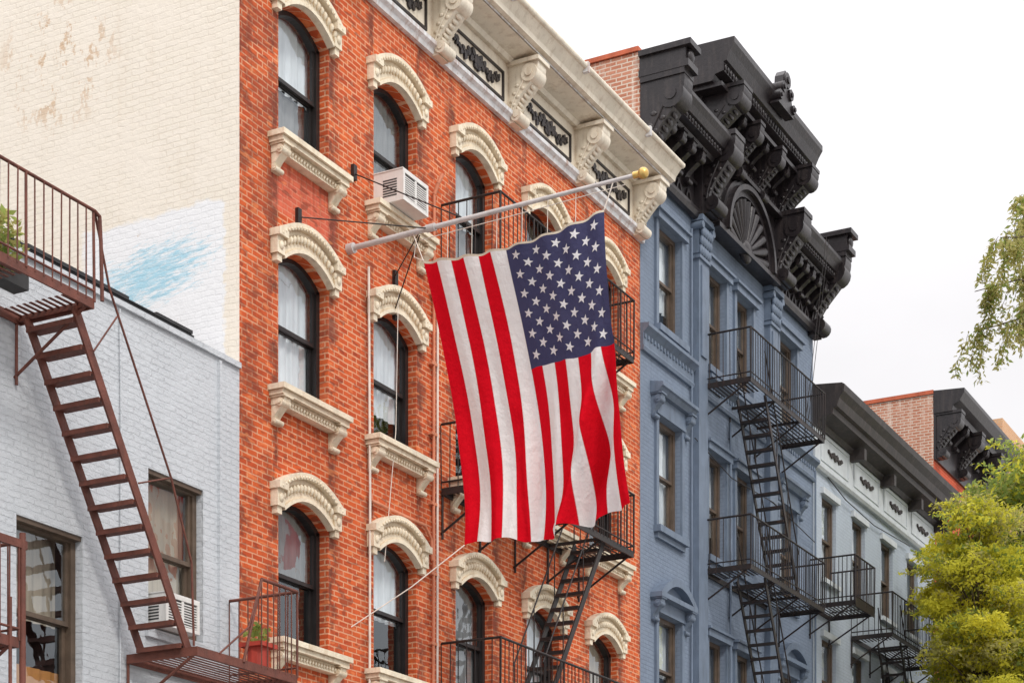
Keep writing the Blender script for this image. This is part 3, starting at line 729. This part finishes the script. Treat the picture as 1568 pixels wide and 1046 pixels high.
for i in range(1,10):
    for j in range(1,12):
        if (i+j)%2: continue
        uc=6/13+(7/13)*i/10; vc=.455*j/12+.004
        for side in (-1,1):
            pts=[]
            for k in range(10):
                rr=.069 if k%2==0 else .028; a=2*math.pi*k/10
                du=rr*math.cos(a)/FW; dv=rr*math.sin(a)/FH
                u=min(.995,uc+du); v=max(.001,vc+dv); P=fp(u,v)
                nrm=((fp(u+.002,v)-P).cross(fp(u,v+.002)-P)).normalized(); pts.append(P+nrm*.006*side)
            P=fp(uc,vc); nrm=((fp(uc+.002,vc)-P).cross(fp(uc,vc+.002)-P)).normalized(); pts.append(P+nrm*.006*side)
            st.add(pts,[(k,(k+1)%10,10) for k in range(10)],stw)
st.obj('stars',flag,False)
rp=MB(); cb=M['cable']
rp.tube(fp(0,0),(21.48,12.98,12.17),.008,cb,5); rp.tube(fp(1,0),(21.48,10.1,12.24),.008,cb,5)
for u in (.14,.28,.42,.56,.7,.85):
    p=fp(u,0); rp.tube(p,(21.48,p.y,12.22),.0045,cb,4)
rp.path([(21.52,12.9,12.10),(21.5,11.5,12.13),(21.5,9.95,12.19)],.006,cb,5)
rp.path([(21.50,12.95,12.12),(21.53,13.0,11.9),fp(0,0)],.006,cb,5)
rp.path([fp(0,1),(21.95,13.3,7.7),(21.5,13.96,7.15)],.008,cb,5)
rp.obj('halyard_ropes',flag)
cd=MB()
cd.path([(21.93,13.96,12.1),(21.95,13.95,9),(21.94,13.96,3)],.018,cb,5)
cd.path([(22.6,13.9,12.05),(22.45,13.85,10),(22.32,13.95,8.2)],.006,cb,5)
cd.obj('hanging_cable')
cd=MB()
cd.tube((23.66,13.95,13.75),(23.62,13.95,3),.022,M['cableor'],8); cd.tube((23.74,13.94,12.6),(23.72,13.94,3),.018,cb,8)
for z in range(4,14): cd.box(23.57,23.79,13.93,14.0,z+.3,z+.34,M['cableor'])
cd.path([(21.97,13.95,9.05),(22.0,13.95,8.95),(23.4,13.95,8.95),(23.58,13.95,8.8),(23.6,13.95,8.5)],.022,M['cableor'],8)
cd.path([(23.66,13.95,13.75),(23.68,13.9,13.9),(23.74,13.86,14.05)],.03,M['cableor'],8)
cd.obj('wall_conduit')
cd=MB()
for (x,z0,z1,y) in ((33.12,5,16.8,13.95),(34.95,6,13.7,13.9),(40.0,4,14.1,13.93)): cd.tube((x,y,z0),(x,y,z1),.022,M['bluetrim'],6)
for (a,b) in (((38.3,13.1,18.4),(38.0,13.5,14.1)),((38.45,13.1,18.4),(38.15,13.5,14.1))): cd.tube(a,b,.007,M['iron'],5)
cd.path([(40.9,13.96,14.2),(42.0,13.9,13.95),(44.2,13.93,13.9),(47,13.9,14.05)],.012,M['iron'],5)
cd.path([(33.15,13.9,12.9),(34.9,13.86,12.6),(37.2,13.86,12.7),(39.9,13.9,12.5)],.01,M['iron'],5)
cd.obj('roof_cables_and_drainpipes')

# =================================================================== AIR CONDITIONERS, PLANTS
def ac(x0,x1,z0,z1,yf,yb):
    m=MB(); a=M['acwhite']
    m.box(x0,x1,yf,yb,z0,z1,a)
    m.box(x0+.05,x1-.05,yf-.008,yf-.002,z0+.05,z1-.05,M['dark'])
    n=int((z1-z0-.1)/.03)
    for i in range(n): m.box(x0+.05,x1-.05,yf-.02,yf-.009,z0+.055+i*.03,z0+.068+i*.03,a)
    for (p,q,r_,s_) in ((x0,x1,z0,z0+.045),(x0,x1,z1-.045,z1),(x0,x0+.045,z0+.046,z1-.046),(x1-.045,x1,z0+.046,z1-.046)): m.box(p,q,yf-.025,yf-.003,r_,s_,a)
    m.box((x0+x1)/2-.02,(x0+x1)/2+.02,yf-.024,yf-.01,z0+.05,z1-.05,a)
    for i in range(7): m.box(x0-.004,x0+.001,yf+.08,yf+.30,z0+.08+i*.035,z0+.098+i*.035,M['dark'])
    m.box(x0-.01,x1+.01,yf-.02,yb,z1+.001,z1+.015,a)
    m.obj('window_air_conditioner')
ac(22.12,22.78,13.0,13.42,13.55,14.2)
ac(17.36,17.98,6.36,6.74,13.80,14.2)
def leaves(mb,c,r,n,size,mats,shell_=.55,asp=.5,rnd=random):
    for _ in range(n):
        while True:
            p=Vector((rnd.uniform(-1,1),rnd.uniform(-1,1),rnd.uniform(-1,1)))
            if p.length<=1 and (p.length>shell_ or rnd.random()<.4): break
        P=Vector((c[0]+p.x*r[0],c[1]+p.y*r[1],c[2]+p.z*r[2]))
        d=Vector((rnd.gauss(0,1),rnd.gauss(0,1),rnd.gauss(0,.8)-.3)).normalized(); e=d.orthogonal().normalized()
        e=(Matrix.Rotation(rnd.uniform(0,6.28),3,d)@e); s=size*rnd.uniform(.6,1.35)
        mb.add([P,P+d*s*.5+e*s*asp*.5,P+d*s,P+d*s*.5-e*s*asp*.5],[(0,1,2,3)],mats[rnd.randrange(len(mats))])
pl=MB()
pl.prism([(18.27+.13*math.cos(a*math.pi/6),13.15+.13*math.sin(a*math.pi/6)) for a in range(12)],'z',5.95,6.2,M['terracotta'])
pl.box(18.11,18.43,12.99,13.31,6.2,6.25,M['terracotta'])
leaves(pl,(18.27,13.15,6.36),(.14,.14,.14),90,.09,[M['leafg']])
pl.obj('potted_plant',None,False)
pl=MB()
pl.box(14.1,14.7,13.4,13.6,9.17,9.32,M['dark'])
leaves(pl,(14.25,13.45,9.55),(.36,.2,.34),650,.10,[M['leafg'],M['leafw']],.2)
pl.obj('balcony_plant',None,False)

# =================================================================== TREES
def tree(name,bx,by,h0,crown,mats,n,size,seed,asp=.55,clumps=60,cr=.7):
    rnd=random.Random(seed); tk=MB(); root=empty(name)
    cx,cy,cz,rx,ry,rz=crown
    segs=[Vector((bx,by,0)),Vector((bx+.05,by,h0*.5)),Vector((bx-.03,by+.05,h0)),Vector((cx,cy,cz+rz*.4))]
    rad=[.22,.17,.12,.05]
    for a,b,r0,r1 in zip(segs,segs[1:],rad,rad[1:]): tk.tube(a,b,r0,M['bark'],10,r1)
    lf=MB()
    for k in range(clumps):
        while True:
            p=Vector((rnd.uniform(-1,1),rnd.uniform(-1,1),rnd.uniform(-1,1)))
            if .25<p.length<1: break
        c=Vector((cx+p.x*rx,cy+p.y*ry,cz+p.z*rz)); s=cr*rnd.uniform(.5,1.25)
        st_=segs[2].lerp(segs[3],min(1,max(0,(c.z-segs[2].z)/(segs[3].z-segs[2].z)*.8))); mid=st_.lerp(c,.5)+Vector((0,0,.15))
        tk.tube(st_,mid,.028,M['bark'],5,.016); tk.tube(mid,c,.016,M['bark'],5,.006)
        mm=[mats[rnd.randrange(len(mats))] for _ in range(2)]+[mats[0]]
        leaves(lf,c,(s,s,s*.6),n//clumps,size,mm,.3,asp,rnd)
        for q in range(5):
            a=rnd.uniform(0,6.28); e=c+Vector((math.cos(a)*s*1.5,math.sin(a)*s*1.5,rnd.uniform(-.3,.5)*s))
            for w_ in range(16):
                P=c.lerp(e,.5+.5*w_/16); leaves(lf,P,(.07,.07,.06),2,size,mm,0,asp,rnd)
    tk.obj('trunk_and_limbs',root); lf.obj('crown_leaves',root,False)
tree('green_locust_tree',46.1,10.7,6,(46.1,10.65,10.8,2.3,2.3,5.2),[M['leafg'],M['leafg'],M['leafy'],M['leafw']],66000,.15,3,.42,170,.7)
tree('yellow_locust_tree',42.9,11.0,5,(42.75,11.03,10.1,1.3,1.3,4.1),[M['leafy'],M['leafy'],M['leafw'],M['leafg']],60000,.11,5,.42,170,.46)
rnd=random.Random(21); root=empty('willow_tree'); tk=MB(); lf=MB()
wx,wy=35.9,7.30
pts=[Vector((wx,wy,0)),Vector((wx+.1,wy,5)),Vector((wx,wy+.1,10)),Vector((wx-.1,wy+.2,13.2)),Vector((wx-.1,wy+.2,16.4))]
for a,b,r0,r1 in zip(pts,pts[1:],(.25,.2,.15,.08),(.2,.15,.08,.03)): tk.tube(a,b,r0,M['bark'],10,r1)
# boughs: each carries a bunch of hanging twigs, with gaps between the bunches
for bgh in range(26):
    a=bgh*2.4+rnd.uniform(-.4,.4); R=rnd.uniform(.9,2.0); s0=pts[3].lerp(pts[4],rnd.random())
    bc_=Vector((s0.x+R*math.cos(a),s0.y+R*math.sin(a),s0.z+.35+rnd.uniform(-.2,.4)))
    mid=s0.lerp(bc_,.55)+Vector((0,0,.25)); tk.tube(s0,mid,.03,M['bark'],5,.018); tk.tube(mid,bc_,.018,M['bark'],5,.008)
    for k in range(7):
        top=mid.lerp(bc_,rnd.uniform(.2,1.1))+Vector((rnd.uniform(-.15,.15),rnd.uniform(-.15,.15),rnd.uniform(-.05,.1)))
        L=rnd.uniform(.35,1.0); p=top.copy(); dirx=Vector((math.cos(a),math.sin(a),0))*.5; n=9
        for i in range(n):
            t=i/n; q=p+(dirx*(1-t)+Vector((rnd.uniform(-.35,.35),rnd.uniform(-.35,.35),-1)))*(L/n)
            tk.tube(p,q,.005,M['bark'],3)
            for _ in range(9):
                d=Vector((rnd.gauss(0,.8),rnd.gauss(0,.8),-.6)).normalized(); e=Matrix.Rotation(rnd.uniform(0,6.28),3,d)@d.orthogonal().normalized()
                P=p.lerp(q,rnd.random())+Vector((rnd.uniform(-.09,.09),rnd.uniform(-.09,.09),0)); s=rnd.uniform(.07,.15)
                lf.add([P,P+d*s*.5+e*s*.2,P+d*s,P+d*s*.5-e*s*.2],[(0,1,2,3)],M['leafw'] if rnd.random()<.75 else M['leafg'])
            p=q
tk.obj('trunk_and_twigs',root); lf.obj('hanging_leaves',root,False)

# =================================================================== GROUND
g=MB(); g.quad((-400,-400,-.15),(400,-400,-.15),(400,400,-.15),(-400,400,-.15),M['concrete']); g.obj('ground')
g=MB(); g.quad((-200,1,-.146),(200,1,-.146),(200,10,-.146),(-200,10,-.146),M['asphalt']); g.obj('road')
g=MB(); g.box(-200,200,10.15,FY,-.149,0.0-.004,M['concrete']); g.box(-200,200,10,10.148,-.149,0,M['trimwhite']); g.obj('sidewalk')
g=MB(); g.box(-200,200,-4,.85,-.149,-.004,M['concrete']); g.box(-200,200,.852,1,-.149,0,M['trimwhite']); g.obj('sidewalk')
g=MB()
for i in range(30): g.quad((i*4-30,5.45,-.142),(i*4-28,5.45,-.142),(i*4-28,5.57,-.142),(i*4-30,5.57,-.142),M['mark'])
g.obj('road_markings')

# =================================================================== LIGHT
W=bpy.data.worlds.new('World'); scn.world=W; W.use_nodes=True; nt=W.node_tree; nt.nodes.clear()
out=nt.nodes.new('ShaderNodeOutputWorld'); bg=nt.nodes.new('ShaderNodeBackground'); nt.links.new(bg.outputs[0],out.inputs[0])
sd=Vector((-.50,-.66,.72)).normalized()
el=math.asin(sd.z); az=math.atan2(sd.x,sd.y)
sky=nt.nodes.new('ShaderNodeTexSky'); sky.sky_type='NISHITA'; sky.sun_disc=False; sky.sun_elevation=el; sky.sun_rotation=az; sky.air_density=1.0; sky.dust_density=3
tc=nt.nodes.new('ShaderNodeTexCoord').outputs['Generated']
sx=N(nt,'ShaderNodeSeparateXYZ',{},{0:tc})
cl=N(nt,'ShaderNodeTexNoise',{},{'Vector':N(nt,'ShaderNodeVectorMath',{'operation':'MULTIPLY'},{0:tc,1:(1,1,2.2)}).outputs[0],'Scale':2.6,'Detail':5.0,'Roughness':.5}).outputs[0]
lo_=mr(nt,sx.outputs[2],.38,1.0,10.3,25.0)
br=mth(nt,'MULTIPLY',lo_,mr(nt,cl,.3,.7,.90,1.10))
cloud=N(nt,'ShaderNodeVectorMath',{'operation':'SCALE'},{0:(1.0,.98,.995),'Scale':br}).outputs[0]
colr=mix(nt,.95,sky.outputs[0],cloud)
nt.links.new(colr,bg.inputs[0]); bg.inputs[1].default_value=.1
L=bpy.data.lights.new('sun','SUN'); L.energy=1.5; L.angle=math.radians(10); L.color=(1,.955,.90)
lo=bpy.data.objects.new('sun',L); COL.objects.link(lo); lo.rotation_euler=(-sd).to_track_quat('-Z','Y').to_euler()

# =================================================================== CAMERA
cam=bpy.data.cameras.new('camera'); cam.sensor_width=36; cam.lens=67.36; cam.shift_y=.685; cam.clip_end=1500
o=bpy.data.objects.new('camera',cam); COL.objects.link(o); o.location=(0,0,1.6); o.rotation_euler=(math.radians(90),0,math.radians(-61.8))
scn.camera=o
scn.view_settings.view_transform='Standard'; scn.view_settings.look='None'; scn.view_settings.exposure=0
